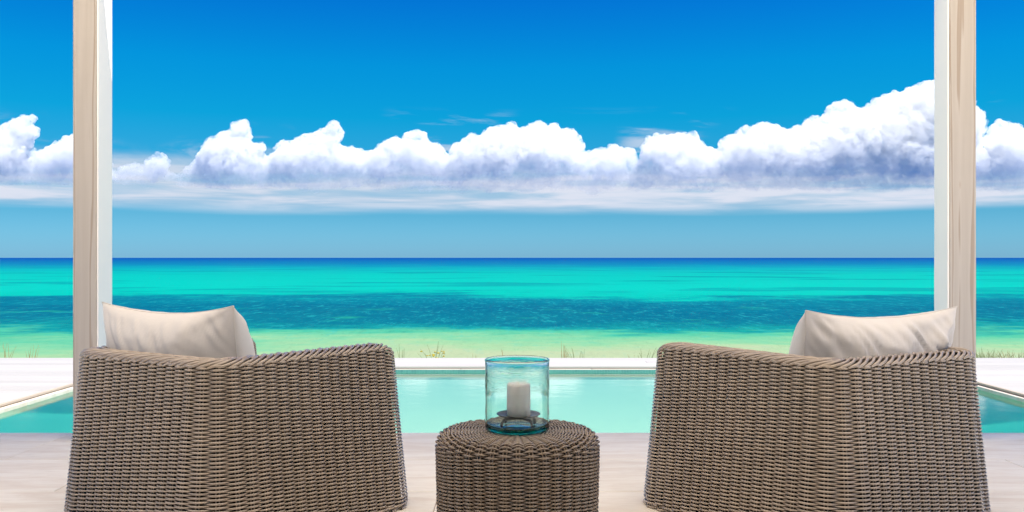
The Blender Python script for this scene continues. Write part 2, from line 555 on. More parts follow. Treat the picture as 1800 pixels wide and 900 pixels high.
def sand_z(x, y):
    if y < 9.2:
        return -1.75 if -9.5 < x < 9.5 and y > -5.0 else -0.35
    t = min(1.0, (y - 9.2) / 28.0)
    return -0.50 - 3.35 * (t * t * (3 - 2 * t)) - max(0, y - 37) * 0.03 + (0.05 * noise.noise(Vector((x * .6, y * .6, 0))) if abs(x) < 60 else 0)


xs = [-60000, -3000, -400, -60] + [-30 + i * 1.0 for i in range(21)] + [-9.6, -9.4] + [-8 + i for i in range(17)] + [9.4, 9.6] + [10 + i * 1.0 for i in range(21)] + [60, 400, 3000, 60000]
ys = [-60000, -3000, -300, -40, -12, -5.1, -4.9, 0, 5, 8.9, 9.19, 9.21, 9.6, 10, 10.5, 11, 11.5, 12, 13, 14, 15, 16, 18, 20, 22, 24, 26, 28, 30, 32, 34, 37, 45, 60]
sheet('beach_sand', xs, ys, sand_z, M_SAND)

sx = [-60000, -8000, -1000, -200, 0, 200, 1000, 8000, 60000]
sy = [31, 60, 120, 300, 1000, 4000, 15000, 60000]
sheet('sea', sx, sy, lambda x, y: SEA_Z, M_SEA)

# ------------------------------------------------------------------ pool and decks
PX0, PX1, PY0, PY1 = -3.48, 3.74, 5.17, 8.32
WZ = -0.05
# basin: shallow shelf in the middle, deeper ends
zs = [(-3.46, -0.45), (-2.35, -0.42), (-1.8, -0.12), (1.85, -0.12), (2.4, -0.46), (3.72, -0.60)]
V, F = [], []
def quad(a, b, c, d):
    k = len(V)
    V.extend([a, b, c, d])
    F.append((k, k + 1, k + 2, k + 3))
ya, yb = PY0 + 0.02, PY1 - 0.02
for (xa, za), (xb, zb) in zip(zs[:-1], zs[1:]):
    quad((xa, ya, za), (xb, ya, zb), (xb, yb, zb), (xa, yb, za))
    quad((xa, yb, za), (xb, yb, zb), (xb, yb, -0.08), (xa, yb, -0.08))
    quad((xb, ya, zb), (xa, ya, za), (xa, ya, -0.08), (xb, ya, -0.08))
for x, z in (zs[0], zs[-1]):
    quad((x, ya, z), (x, yb, z), (x, yb, -0.08), (x, ya, -0.08))
basin = tag(mesh_obj('pool_floor', V, F, M_PLASTER), kind='structure')
# waterline mosaic
for (x0, x1, y0, y1) in ((PX0, PX1, yb, yb + 0.02), (PX0, PX1, ya - 0.018, ya), (zs[0][0] - 0.02, zs[0][0], ya, yb), (zs[-1][0], zs[-1][0] + 0.02, ya, yb)):
    box('waterline_tiles', x0, x1, y0, y1, -0.081, -0.03, M_MOSAIC, basin)
# water body
bm = box_bm(zs[0][0] + 0.001, zs[-1][0] - 0.001, ya + 0.001, yb - 0.001, -1.4, WZ)
water = tag(bm_obj('pool_water', bm, M_POOLW), kind='structure')

cop = tag(empty('pool_edge_paving'), kind='structure')
def coping_run(horizontal, a0, a1, b0, b1, step):
    n = max(1, round((a1 - a0) / step))
    w = (a1 - a0) / n
    for i in range(n):
        s0, s1 = a0 + i * w + 0.0015, a0 + (i + 1) * w - 0.0015
        if horizontal:
            box('coping_stone', s0, s1, b0, b1, -0.052, -0.022, M_COPING, cop, 0.003)
        else:
            box('coping_stone', b0, b1, s0, s1, -0.052, -0.022, M_COPING, cop, 0.003)
coping_run(True, PX0, PX1, PY1 - 0.012, PY1 + 0.16, 0.6)
coping_run(False, PY0, PY1 - 0.037, PX0 - 0.16, PX0 + 0.035, 0.6)
coping_run(False, PY0, PY1 - 0.037, PX1 - 0.03, PX1 + 0.16, 0.6)

deck = tag(empty('deck_floor'), kind='structure')
BW = 0.138
def boards(x0, x1, y0, y1):
    n = round((y1 - y0) / BW)
    w = (y1 - y0) / n
    rnd = random.Random(int(x0 * 10) + 99)
    for i in range(n):
        a, b = y0 + i * w + 0.0013, y0 + (i + 1) * w - 0.0013
        cut = rnd.uniform(x0 + 0.8, x1 - 0.8)
        for p, q in ((x0, cut - 0.001), (cut + 0.001, x1)):
            box('plank', p, q, a, b, -0.014, rnd.uniform(-0.0008, 0.0006), M_DECK, deck, 0.0015)
boards(-10.0, PX0 - 0.03, PY0 + 0.004, 9.0)
boards(PX1 + 0.03, 10.0, PY0 + 0.004, 9.0)
boards(PX0 - 0.026, PX1 + 0.026, PY1 + 0.03, 9.0)
# edge boards round the pool
box('edge_board', PX0, PX1, PY1, PY1 + 0.028, -0.016, 0.0012, M_DECK, deck, 0.002)
box('edge_board', PX0 - 0.028, PX0 - 0.001, PY0 + 0.004, PY1 + 0.028, -0.016, 0.0012, M_EDGE, deck, 0.002)
box('edge_board', PX1 + 0.001, PX1 + 0.028, PY0 + 0.004, PY1 + 0.028, -0.016, 0.0012, M_EDGE, deck, 0.002)
box('deck_fascia', -10.0, 10.0, 9.002, 9.04, -0.30, -0.001, M_DECK, deck, 0.002)
box('deck_joists', -10.0, PX0 - 0.17, PY0 + 0.02, 8.98, -0.2, -0.0155, M_EDGE, deck)
box('deck_joists', PX1 + 0.17, 10.0, PY0 + 0.02, 8.98, -0.2, -0.0155, M_EDGE, deck)
box('deck_joists', PX0 - 0.165, PX1 + 0.165, PY1 + 0.165, 8.98, -0.2, -0.0155, M_EDGE, deck)

# terrace of travertine tiles
TX0, TX1, TY0 = -9.4, 9.4, -4.0
terr = tag(box('terrace_floor', TX0, TX1, TY0, PY0 - 0.004, -0.20, -0.006, M_GROUT), kind='structure')
ry = [PY0 - 0.02 - 0.07]
tw, th = 1.10, 0.61
y = 5.09
rows = [(y, PY0)]
while y > TY0:
    rows.append((y - th, y))
    y -= th
tile_mesh = {}
for k, (y0, y1) in enumerate(rows):
    if k == 0:
        # merge the thin strip into the first full row
        continue
    if k == 1:
        y1 = PY0
    off = -1.96 + (tw / 2 if k % 2 else 0)
    i0 = math.ceil((TX0 - off) / tw) - 1
    i = i0
    while True:
        a, b = off + i * tw, off + (i + 1) * tw
        i += 1
        if a > TX1:
            break
        a, b = max(a, TX0), min(b, TX1)
        if b - a < 0.05:
            continue
        a, b = a + 0.0018, b - 0.0018
        c, d = max(y0, TY0) + 0.0018, y1 - 0.0018
        if d - c < 0.05:
            continue
        key = (round(b - a, 3), round(d - c, 3))
        if key not in tile_mesh:
            o = box('floor_tile', -(b - a) / 2, (b - a) / 2, -(d - c) / 2, (d - c) / 2, -0.012, 0, M_TILE, terr, 0.0012)
            tile_mesh[key] = o.data
        else:
            o = bpy.data.objects.new('floor_tile', tile_mesh[key])
            link(o, terr)
        o.location = ((a + b) / 2, (c + d) / 2, random.uniform(-0.0004, 0.0004))

# ------------------------------------------------------------------ porch posts, added unseen house block and roof
def post(x0, x1, xi0, xi1, y0, y1, label):
    r = empty('porch_post', ((x0 + x1) / 2, (y0 + y1) / 2, 0))
    cx, cy = r.location.x, r.location.y
    box('post_core', x0 - cx, x1 - cx, y0 - cy, y1 - cy, 0.001, 2.62, M_POST, r, 0.003)
    box('bright_side_board', xi0 - cx, xi1 - cx, y0 + 0.002 - cy, y1 - cy, 0.001, 2.62, M_SIDE_GLARE, r, 0.002)  # added board, its white stands in for light on this side
    tag(r, label, 'post', 'porch posts')
YP = 4.95
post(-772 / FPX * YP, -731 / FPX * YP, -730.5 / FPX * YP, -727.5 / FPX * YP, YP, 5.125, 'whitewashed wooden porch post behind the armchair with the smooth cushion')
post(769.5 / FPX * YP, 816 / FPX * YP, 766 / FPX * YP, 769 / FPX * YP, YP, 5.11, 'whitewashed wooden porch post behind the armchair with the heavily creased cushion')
sun_diffuser = tag(box('added_diffuser_sheet', -4.0, 3.9, -0.6, 4.98, 2.625, 2.627, M_DIFFUSER), kind='structure')  # added out of view to spread soft sunlight over the terrace

M_LIGHT_BLOCK = simple_mat('added_dark_block', (0.07, 0.055, 0.045), 0.8, 0.05, 3)
tag(box('added_light_blocker', -2.3, 2.3, -3.5, -0.62, -0.004, 2.9, M_LIGHT_BLOCK), kind='structure')  # added unseen dark block, keeps light off the chairs' inner panels

# ------------------------------------------------------------------ wicker weaving
def resample_closed(P, n):
    P = np.asarray(P)
    Q = np.vstack([P, P[:1]])
    seg = np.linalg.norm(np.diff(Q, axis=0), axis=1)
    s = np.concatenate([[0], np.cumsum(seg)])
    t = np.linspace(0, s[-1], n, endpoint=False)
    return np.stack([np.interp(t, s, Q[:, k]) for k in range(P.shape[1])], -1), s[-1]


CH_H = 0.655
def chair_curve():
    """closed plan curve of a C-shaped tub wall: outer side, arm end, inner side, arm end"""
    WO, LO, TH, RO = 0.815, 0.868, 0.085, 0.125
    spl = 0.045
    pts = []
    # outer path from left arm front, round the back, to right arm front (back at y=0)
    def outer(off):
        w, r = WO / 2 - off, max(0.05, RO - off)
        q = []
        yend = LO - TH / 2
        for k in range(20):
            y = yend - (yend - r - off) * k / 20
            q.append((-w - spl * (y / LO), y))
        for k in range(25):
            a = PI + (PI / 2) * k / 24
            q.append((-w + r + r * math.cos(a), off + r + r * math.sin(a)))
        for k in range(1, 20):
            q.append((-w + r + (2 * w - 2 * r) * k / 20, off))
        for k in range(25):
            a = 1.5 * PI + (PI / 2) * k / 24
            q.append((w - r + r * math.cos(a), off + r + r * math.sin(a)))
        for k in range(1, 21):
            y = r + off + (yend - r - off) * k / 20
            q.append((w + spl * (y / LO), y))
        return q
    o = outer(0)
    i = outer(TH)[::-1]
    pts += o
    c = ((o[-1][0] + i[0][0]) / 2, o[-1][1])
    hw = (o[-1][0] - i[0][0]) / 2
    for k in range(1, 12):
        a = PI * k / 12
        pts.append((c[0] + hw * math.cos(a), c[1] + hw * math.sin(a)))
    pts += i
    c = ((o[0][0] + i[-1][0]) / 2, o[0][1])
    for k in range(1, 12):
        a = PI * k / 12
        pts.append((c[0] + hw * math.cos(a), c[1] + hw * math.sin(a)))
    return np.array(pts), LO, TH


def weave(curve2d, nst, sub, rows_z, flare, top_fn, arad, azr, amp, stake_r, stake_gap, seed, z_bot=0.01):
    """returns Tubes of strands and of stakes.  curve2d closed; flare(z)->outward offset"""
    N = nst * sub
    P, per = resample_closed(curve2d, N)
    T = np.roll(P, -1, 0) - np.roll(P, 1, 0)
    T /= np.linalg.norm(T, axis=1)[:, None]
    # smooth the tangents a little
    for _ in range(3):
        T = (np.roll(T, 1, 0) + 2 * T + np.roll(T, -1, 0))
        T /= np.linalg.norm(T, axis=1)[:, None]
    Nn = np.stack([T[:, 1], -T[:, 0]], -1)
    area = np.sum(P[:, 0] * np.roll(P[:, 1], -1) - np.roll(P[:, 0], -1) * P[:, 1])
    if area < 0:
        Nn = -Nn
    rnd = np.random.RandomState(seed)
    ph = np.arange(N) / sub
    S = Tubes()
    top = np.array([top_fn(p) for p in P])
    zt = rows_z[-1]
    for j, z in enumerate(rows_z):
        w = np.cos(PI * (ph + j))
        w = np.sign(w) * np.abs(w) ** 0.9
        jit = np.repeat(rnd.normal(0, 0.0003, nst), sub)
        comp = np.clip((z - (zt - 0.16)) / 0.16, 0, 1)
        zz = z - (zt - top) * comp ** 1.5 * 1.0 + np.interp(np.arange(N), np.arange(0, N, sub), rnd.normal(0, 0.00018, nst))
        offr = flare(z) + amp * w + jit * 0.6
        C = np.concatenate([P + Nn * offr[:, None], zz[:, None]], 1)
        A = np.concatenate([Nn * arad, np.zeros((N, 1))], 1)
        fl = 0.86 + 0.48 * w
        B = np.zeros((N, 3))
        B[:, 2] = azr * fl
        S.add(C, A, B, True, 6)
    K = Tubes()
    for i in range(nst):
        k = i * sub
        for sgn in (-1, 1):
            zs_ = np.linspace(z_bot, top[k], 8)
            C = np.array([[*(P[k] + T[k] * sgn * stake_gap + Nn[k] * flare(q)), q] for q in zs_])
            K.line(C, stake_r, 5)
    return S, K, P, T, Nn, top, per


def make_chair():
    curve, LO, TH = chair_curve()
    root = empty('wicker_armchair')
    nst, sub = 96, 6
    rows = np.arange(0.022, CH_H - 0.012, 0.0066)
    flare = lambda z: 0.060 * (1 - z / CH_H) ** 1.1
    Rr = 0.085
    def top_fn(p):
        d = LO - p[1]
        if d >= Rr:
            return CH_H - 0.015
        u = (Rr - max(0, d)) / Rr
        return CH_H - 0.015 - Rr * (1 - math.sqrt(max(0, 1 - u * u))) * 0.85
    S, K, P, T, Nn, top, per = weave(curve, nst, sub, rows, flare, top_fn, 0.0026, 0.0032, 0.0095, 0.0023, 0.0056, 3)
    S.obj('woven_strands', M_WICK, root, 'stuff')
    K.obj('upright_stakes', M_STAKE, root, 'stuff')
    # braided rim over the top of the wall
    B = Tubes()
    N = nst * sub
    def samp(s):
        s = s % N
        k = int(s)
        f = s - k
        k2 = (k + 1) % N
        return P[k] * (1 - f) + P[k2] * f, Nn[k] * (1 - f) + Nn[k2] * f, top[k] * (1 - f) + top[k2] * f
    for i in range(nst * 3 // 2):
        s0 = i * sub / 1.5
        pts = []
        m = 9
        for q in range(m):
            u = q / (m - 1)
            p, nn, tp = samp(s0 + u * sub * 2.5)
            ang = -0.45 + u * 2.25
            inw = TH / 2 * (1 - math.cos(min(max(ang, 0), PI / 2))) * 1.05
            zz = tp + (0.012 + 0.003 * (i % 2)) * math.sin(ang) + 0.004 * math.sin(PI * u)
            c = p + nn * (0.008 * (1 - u) - inw)
            pts.append((c[0], c[1], zz))
        B.line(pts, [0.0036] + [0.0054] * (m - 2) + [0.0040], 6)
    B.obj('braided_rim', M_WICK, root, 'stuff')
    # twisted bottom edge
    Bt = Tubes()
    for i in range(nst):
        pts = []
        for q in range(7):
            u = q / 6
            p, nn, tp = samp(i * sub + u * sub * 2.0)
            c = p + nn * (flare(0) + 0.006 * math.cos(u * 2 * PI))
            pts.append((c[0], c[1], 0.013 + 0.008 * math.sin((u - 0.5) * PI)))
        Bt.line(pts, 0.005, 5)
    Bt.obj('twisted_base_edge', M_WICK, root, 'stuff')
    # dark backing added as the shade seen through the weave gaps
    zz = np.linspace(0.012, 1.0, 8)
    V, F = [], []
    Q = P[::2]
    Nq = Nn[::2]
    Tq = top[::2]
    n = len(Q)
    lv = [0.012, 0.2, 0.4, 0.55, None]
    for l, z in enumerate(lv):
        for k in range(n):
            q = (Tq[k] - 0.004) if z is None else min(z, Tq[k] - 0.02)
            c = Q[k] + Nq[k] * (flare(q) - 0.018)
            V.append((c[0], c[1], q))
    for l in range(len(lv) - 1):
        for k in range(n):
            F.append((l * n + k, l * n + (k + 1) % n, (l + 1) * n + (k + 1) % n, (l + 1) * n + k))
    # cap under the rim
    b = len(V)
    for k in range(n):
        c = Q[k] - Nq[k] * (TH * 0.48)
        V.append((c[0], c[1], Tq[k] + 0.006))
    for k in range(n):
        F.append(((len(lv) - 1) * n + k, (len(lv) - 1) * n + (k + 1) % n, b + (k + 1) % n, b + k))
    mesh_obj('dark_backing_shell', V, F, M_CORE, root)
    # seat base, seat cushion, feet
    box('seat_base', -0.325, 0.325, 0.10, 0.80, 0.14, 0.24, M_CORE, root, 0.01)
    o = bm_obj('seat_cushion', box_bm(-0.318, 0.318, 0.10, 0.82, 0.242, 0.36, 0.045, 4), M_LINEN, root, True)
    for x in (-0.34, 0.34):
        for y in (0.09, 0.76):
            box('foot', x - 0.02, x + 0.02, y - 0.02, y + 0.02, 0, 0.02, M_CORE, root, 0.003)
    return root


def copy_tree(o, parent=None):
    c = o.copy()
    COL.objects.link(c)
    c.parent = parent
    for ch in list(o.children):
        copy_tree(ch, c)
    return c


def place_chair(o, corner, ang, side):
    """corner = outer near corner in plan; ang = direction of the arm from +Y (towards the table)"""
    o.rotation_euler = (0, 0, -R(ang) * side)
    # chair local: near corner is (side*0.40, 0)
    c, s = math.cos(-R(ang) * side), math.sin(-R(ang) * side)
    lx, ly = side * 0.4075, 0.0
    o.location = (corner[0] - (c * lx - s * ly), corner[1] - (s * lx + c * ly), 0)


chair_a = make_chair()
chair_b = copy_tree(chair_a)
place_chair(chair_a, (-0.975, 2.95), 32.8, 1)
place_chair(chair_b, (1.045, 2.95), 29.3, -1)
tag(chair_a, 'taupe wicker tub armchair holding the smooth cushion with one flattened end', 'armchair', 'wicker armchairs')
tag(chair_b, 'taupe wicker tub armchair holding the heavily creased cushion', 'armchair', 'wicker armchairs')


# ------------------------------------------------------------------ cushions
def make_cushion(seed, side, w=0.355, h=0.25, th=0.12, creases=1.0):
    """upright pillow; local x across, z up, y thickness"""
    n, m = 72, 56
    V = []
    def surf(u, v, sg):
        e = (1 - u ** 4) * (1 - v ** 4)
        prof = (max(0, 1 - abs(u) ** 2.8) ** 0.5) * (max(0, 1 - abs(v) ** 2.4) ** 0.6)
        x = w * u * (1 - 0.075 * (1 - v * v) * u * u)
        z = h * v * (1 - 0.15 * (1 - u * u) * v * v)
        if sg < 0 and u * side > 0.40:
            # the end nearest the chair corner is pushed flat and turns away
            tt = (u * side - 0.40) / 0.60
            target = 0.93 * max(0.0, 1 - tt) ** 1.15 * (max(0, 1 - abs(v) ** 2.4) ** 0.6)
            k_ = min(1.0, tt * 6)
            prof = prof * (1 - k_) + target * k_
        # ears: the corners stand up and out a little
        g_ = min(1.0, max(0.0, (u * side - 0.15) / 0.6))
        y = sg * th * prof * (1.10 + 0.75 * g_ * g_ * (3 - 2 * g_) if sg > 0 else 1.0)
        # creases running in from the corners and hanging from the top seam
        fold = 0.0
        for cx, cz, k in ((-1, 1, 1.0), (1, 1, 1.2), (-1, -1, .6), (1, -1, .6)):
            dx, dz = u - cx, (v - cz) * h / w
            rr = math.hypot(dx, dz)
            aa = math.atan2(dz, dx)
            fold += k * 0.010 * math.sin(aa * 9 + seed + 2.5 * noise.noise(Vector((rr * 2, seed, aa)))) * math.exp(-rr * 2.0) * min(1, rr * 4)
        q = noise.noise(Vector((u * 3.4 + seed * 3.1 + v * 1.6, v * 1.0, sg * 2.0)))
        q2 = noise.noise(Vector((u * 8.0 + seed + v * 3.0, v * 1.7, sg * 3.0)))
        fold += (0.016 * (1 - abs(q) * 4) * 0.5 + 0.007 * (1 - abs(q2) * 4)) * (0.35 + 0.65 * (0.5 + 0.5 * v))
        y += sg * fold * e * creases
        return (x, y, z)
    idx = {}
    F = []
    def vid(i, j, sg):
        if i in (0, n) or j in (0, m):
            sg = 0
        key = (i, j, sg)
        if key not in idx:
            u, v = -1 + 2 * i / n, -1 + 2 * j / m
            u = math.sin(u * PI / 2) * 0.55 + u * 0.45
            v = math.sin(v * PI / 2) * 0.55 + v * 0.45
            idx[key] = len(V)
            V.append(surf(u, v, sg))
        return idx[key]
    for sg in (-1, 1):
        for i in range(n):
            for j in range(m):
                q = [vid(i, j, sg), vid(i + 1, j, sg), vid(i + 1, j + 1, sg), vid(i, j + 1, sg)]
                F.append(q if sg < 0 else q[::-1])
    root = mesh_obj('cushion', V, F, M_LINEN, None, True)
    pl = []
    ring = [(i, 0) for i in range(n)] + [(n, j) for j in range(m)] + [(i, m) for i in range(n, 0, -1)] + [(0, j) for j in range(m, 0, -1)]
    for i, j in ring:
        pl.append(V[vid(i, j, 0)])
    T = Tubes()
    T.line(pl, 0.0022, 6, True)
    T.obj('seam_piping', M_SEAM, root)
    return root


def place_cushion(o, chair, x, y, z, lean, yaw=0.0, roll=0.0):
    M = Matrix.Translation(chair.location) @ Matrix.Rotation(chair.rotation_euler.z, 4, 'Z') @ Matrix.Translation((x, y, z)) @ Matrix.Rotation(R(yaw), 4, 'Z') @ Matrix.Rotation(R(lean), 4, 'X') @ Matrix.Rotation(R(roll), 4, 'Y')
    o.matrix_world = M


cu_a = make_cushion(1.3, 1, 0.335)
place_cushion(cu_a, chair_a, -0.112, 0.25, 0.583, 13, 7, 0)
tag(cu_a, 'smooth beige linen cushion with one flattened end, leaning in an armchair', 'cushion', 'linen cushions')
cu_b = make_cushion(5.1, -1, 0.365, creases=1.9)
place_cushion(cu_b, chair_b, 0.098, 0.25, 0.568, 13, -7, 0)
tag(cu_b, 'heavily creased beige linen cushion leaning in an armchair', 'cushion', 'linen cushions')

# ------------------------------------------------------------------ drum table
TBL = (0.017, 2.80)
TBH = 0.46
def make_table():
    root = empty('wicker_side_table', (TBL[0], TBL[1], 0))
    tag(root, 'round dark brown woven wicker drum side table between the armchairs', 'side table')
    nst, sub = 40, 10
    N = nst * sub
    # profile: up the side, round the shoulder, in over the top
    prof = []
    rs = 0.036
    z = 0.012
    while z < TBH - rs:
        prof.append((0.236 + 0.010 * z / TBH, z, 1.0, 0.0))
        z += 0.0052
    for k in range(1, 9):
        a = PI / 2 * k / 9
        prof.append((0.246 - rs + rs * math.cos(a), TBH - rs + rs * math.sin(a), math.cos(a), math.sin(a)))
    r = 0.246 - rs
    nside = len(prof)
    while r > 0.03:
        prof.append((r, TBH + 0.0015 * (1 - r / 0.25), 0.0, 1.0))
        r -= 0.0052
    S, K = Tubes(), Tubes()
    th = np.arange(N) * 2 * PI / N
    ph = np.arange(N) / sub
    C_, S_ = np.cos(th), np.sin(th)
    rnd = np.random.RandomState(5)
    for j, (r, z, nr, nz) in enumerate(prof):
        w = np.cos(PI * (ph + j))
        w = np.sign(w) * np.abs(w) ** 0.9
        sc_ = min(1.0, r / 0.16)
        am = 0.0074 * (sc_ if nz > 0.9 else 1)
        d = am * w + np.interp(np.arange(N), np.arange(0, N, sub), rnd.normal(0, 0.0005, nst))
        P = np.stack([(r + nr * d) * C_, (r + nr * d) * S_, z + nz * d], -1)
        A = np.stack([nr * C_ * 0.0024, nr * S_ * 0.0024, np.full(N, nz * 0.0024)], -1)
        hb = 0.0026 * (0.95 + 0.40 * w)
        B = np.stack([-nz * C_ * hb, -nz * S_ * hb, nr * hb], -1)
        S.add(P, A, B, True, 6)
    for i in range(nst):
        a = 2 * PI * i / nst
        for sg in (-1, 1):
            pts = []
            for (r, z, nr, nz) in prof[::5] + [prof[-1]]:
                g = sg * 0.0046 * min(1, r / 0.15)
                pts.append((r * math.cos(a) - g * math.sin(a), r * math.sin(a) + g * math.cos(a), z))
            K.line(pts, 0.0025, 5)
    S.obj('woven_strands', M_WICKB, root, 'stuff')
    K.obj('upright_stakes', M_WICKBS, root, 'stuff')
    lathe('dark_backing_drum', [(0.225, 0.01), (0.235, TBH - 0.045), (0.208, TBH - 0.014), (0.02, TBH - 0.012), (0.0, TBH - 0.012)], M_CORE, root, 48, False)  # dark backing, stands in for shade inside the hollow table
    lathe('centre_boss', [(0.0, TBH + 0.006), (0.02, TBH + 0.005), (0.03, TBH), (0.031, TBH - 0.006)], M_WICKB, root, 24, False)
    return root
make_table()

# ------------------------------------------------------------------ hurricane glass, candle, stand
GZ = TBH + 0.0068
G = empty('hurricane_glass', (TBL[0] - 0.001, TBL[1], GZ))
tag(G, 'clear aqua blown glass hurricane cylinder with thick blue base on the wicker table', 'candle holder')
ro, wl = 0.0995, 0.0042
prof = [(0.0, 0.0), (0.06, 0.0), (ro - 0.014, 0.0), (ro - 0.005, 0.002), (ro - 0.0005, 0.009), (ro, 0.02)]
prof += [(ro + 0.0006 * math.sin(k * 1.3), 0.02 + k * 0.0193) for k in range(1, 10)]
prof += [(ro, 0.212), (ro + 0.0012, 0.2165), (ro + 0.0004, 0.2195), (ro - wl / 2, 0.221), (ro - wl - 0.0004, 0.2195), (ro - wl, 0.214)]
prof += [(ro - wl, 0.16), (ro - wl, 0.10), (ro - wl, 0.05), (ro - wl, 0.030), (ro - wl, 0.026), (ro - wl - 0.001, 0.021), (ro - 0.012, 0.014), (ro - 0.03, 0.0105), (0.035, 0.0115), (0.012, 0.016), (0.0, 0.0175)]
g = lathe('glass_cylinder', prof, M_GLASS, G, 96, False)

SX, SY, SZ = TBL[0] + 0.003, TBL[1], GZ + 0.0135
ST = empty('candle_stand', (SX, SY, SZ))
tag(ST, 'dark iron dish on four bent legs standing inside the glass cylinder', 'candle stand')
dz = 0.028
lathe('dish', [(0.0, dz), (0.045, dz), (0.060, dz + 0.003), (0.068, dz + 0.008), (0.0675, dz + 0.0095), (0.059, dz + 0.006), (0.044, dz + 0.003), (0.0, dz + 0.003)], M_IRON, ST, 48, False)
for k in range(4):
    a = R(38 + 90 * k)
    pts = []
    for rr, z in ((0.0, dz - 0.004), (0.03, dz - 0.004), (0.052, dz - 0.004), (0.060, dz - 0.007), (0.064, dz - 0.014), (0.065, 0.01), (0.065, -0.0005)):
        pts.append((rr * math.cos(a), rr * math.sin(a), z))
    T = Tubes()
    T.line(pts, 0.0044, 8)
    T.obj('leg', M_IRON, ST)
CD = empty('pillar_candle', (SX + 0.0005, SY, SZ + dz + 0.0035))
tag(CD, 'short white pillar candle standing on the dark iron dish', 'candle')
lathe('wax', [(0.0, 0.0), (0.035, 0.0), (0.0365, 0.0015), (0.0368, 0.03), (0.0362, 0.092), (0.0352, 0.0975), (0.033, 0.0992), (0.026, 0.0965), (0.010, 0.0945), (0.0, 0.0945)], M_WAX, CD, 48, False)
T = Tubes()
T.line([(0, 0, 0.094), (0.0005, 0, 0.099), (0.002, 0, 0.104)], 0.0011, 6)
T.obj('wick', M_WICKC, CD)

# ------------------------------------------------------------------ dune grass behind the deck
def tuft(px_x, ytop, d, n, spread, mat, label, seed, flower=False, droop=0.5):
    rnd = random.Random(seed)
    x = (px_x - 900) / FPX * d
    zb = sand_z(x, d)
    zt = 1 - (ytop - 9 - 453) / FPX * d
    H = zt - zb
    root = empty('beach_plant', (x, d, zb))
    T = Tubes()
    for k in range(int(n * 1.8)):
        a = rnd.uniform(0, 2 * PI)
        hh = H * rnd.uniform(0.62, 1.0)
        sp = spread * rnd.uniform(0.2, 1.0)
        bx, by = rnd.gauss(0, 0.02), rnd.gauss(0, 0.03)
        pts, rad = [], []
        for q in range(8):
            u = q / 7
            o = sp * (u ** (1.6 + droop))
            pts.append((bx + o * math.cos(a), by + o * math.sin(a), hh * (u - droop * 0.25 * u ** 3 * (sp / max(spread, .01)))))
            rad.append(0.0052 * (1 - u * 0.8))
        T.line(pts, rad, 4)
    T.obj('blades', mat, root, 'stuff')
    if flower:
        Fv = bmesh.new()
        for k in range(26):
            mtx = Matrix.Translation((rnd.gauss(0, 0.07), rnd.gauss(0, 0.05), H * 0.62 + rnd.uniform(-0.06, 0.10))) @ Matrix.Rotation(rnd.uniform(0, 6), 4, 'Z') @ Matrix.Diagonal((1.6, 1.0, 0.7, 1))
            bmesh.ops.create_icosphere(Fv, subdivisions=1, radius=rnd.uniform(0.008, 0.016), matrix=mtx)
        bm_obj('flower_heads', Fv, M_YELLOW, root, kind='stuff')
    tag(root, label, 'plant', 'beach plants behind the deck')

TUFTS = [
    (12, 606, 10.4, 5, 0.10, M_STRAW, 'sparse dry stems beyond the deck, farthest from the post beside the smooth cushion'),
    (55, 606, 10.5, 5, 0.10, M_STRAW, 'dry golden stems beyond the deck, nearest the post beside the smooth cushion'),
    (704, 608, 10.6, 6, 0.09, M_GRASS, 'thin pale grass stems just past the arm of the armchair with smooth cushion'),
    (765, 603, 10.2, 9, 0.22, M_GRASS, 'arching grass tuft with yellow flower heads beyond the pool'),
    (790, 627, 10.3, 8, 0.10, M_STRAW, 'low dry stubble between the yellow flowered tuft and the glass cylinder'),
    (832, 626, 10.4, 8, 0.08, M_STRAW, 'small yellow stubble tuft right beside the rim of the glass cylinder'),
    (881, 612, 10.7, 5, 0.05, M_STRAW, 'single dry stem rising behind the glass rim'),
    (994, 601, 10.6, 7, 0.10, M_STRAW, 'tall feathery straw coloured stems beside a spiky green tuft beyond the pool'),
    (1018, 612, 10.3, 14, 0.22, M_GRASS, 'spiky green grass tuft fanning out beside tall feathery straw stems'),
    (1110, 612, 10.6, 7, 0.12, M_STRAW, 'thin straw stems between the spiky green tuft and the armchair with creased cushion'),
    (1133, 608, 10.4, 10, 0.16, M_GRASS, 'green tuft right beside the arm tip of the armchair with creased cushion'),
    (1722, 616, 10.2, 44, 0.22, M_GRASS, 'bushy green clump touching the post behind the armchair with creased cushion'),
    (1746, 618, 10.4, 44, 0.24, M_GRASS, 'bright green leaning clump second from the post beside the creased cushion'),
    (1775, 621, 10.5, 44, 0.26, M_STRAW, 'low dry straw coloured clump between two green clumps beyond the deck'),
    (1797, 622, 10.3, 44, 0.22, M_GRASS, 'low green clump beyond the deck, last of the row past the dry clump'),
]
for k, (a, b, d, n, sp, mt, lb) in enumerate(TUFTS):
    tuft(a, b, d, n, sp, mt, lb, 40 + k, flower=(k == 3))

# ------------------------------------------------------------------ clouds
CD_D = 4000.0
CS = CD_D / FPX


def ico(sub):
    bm = bmesh.new()
    bmesh.ops.create_icosphere(bm, subdivisions=sub, radius=1)
    v = np.array([q.co[:] for q in bm.verts])
    f = np.array([[w.index for w in q.verts] for q in bm.faces])
    bm.free()
    return v, f
ICO = {k: ico(k) for k in (1, 2, 3)}


PUFF_TEX = bpy.data.textures.new('puffs', 'CLOUDS')
PUFF_TEX.noise_scale = 27.0
PUFF_TEX.noise_depth = 4
PUFF_TEX.noise_basis = 'ORIGINAL_PERLIN'


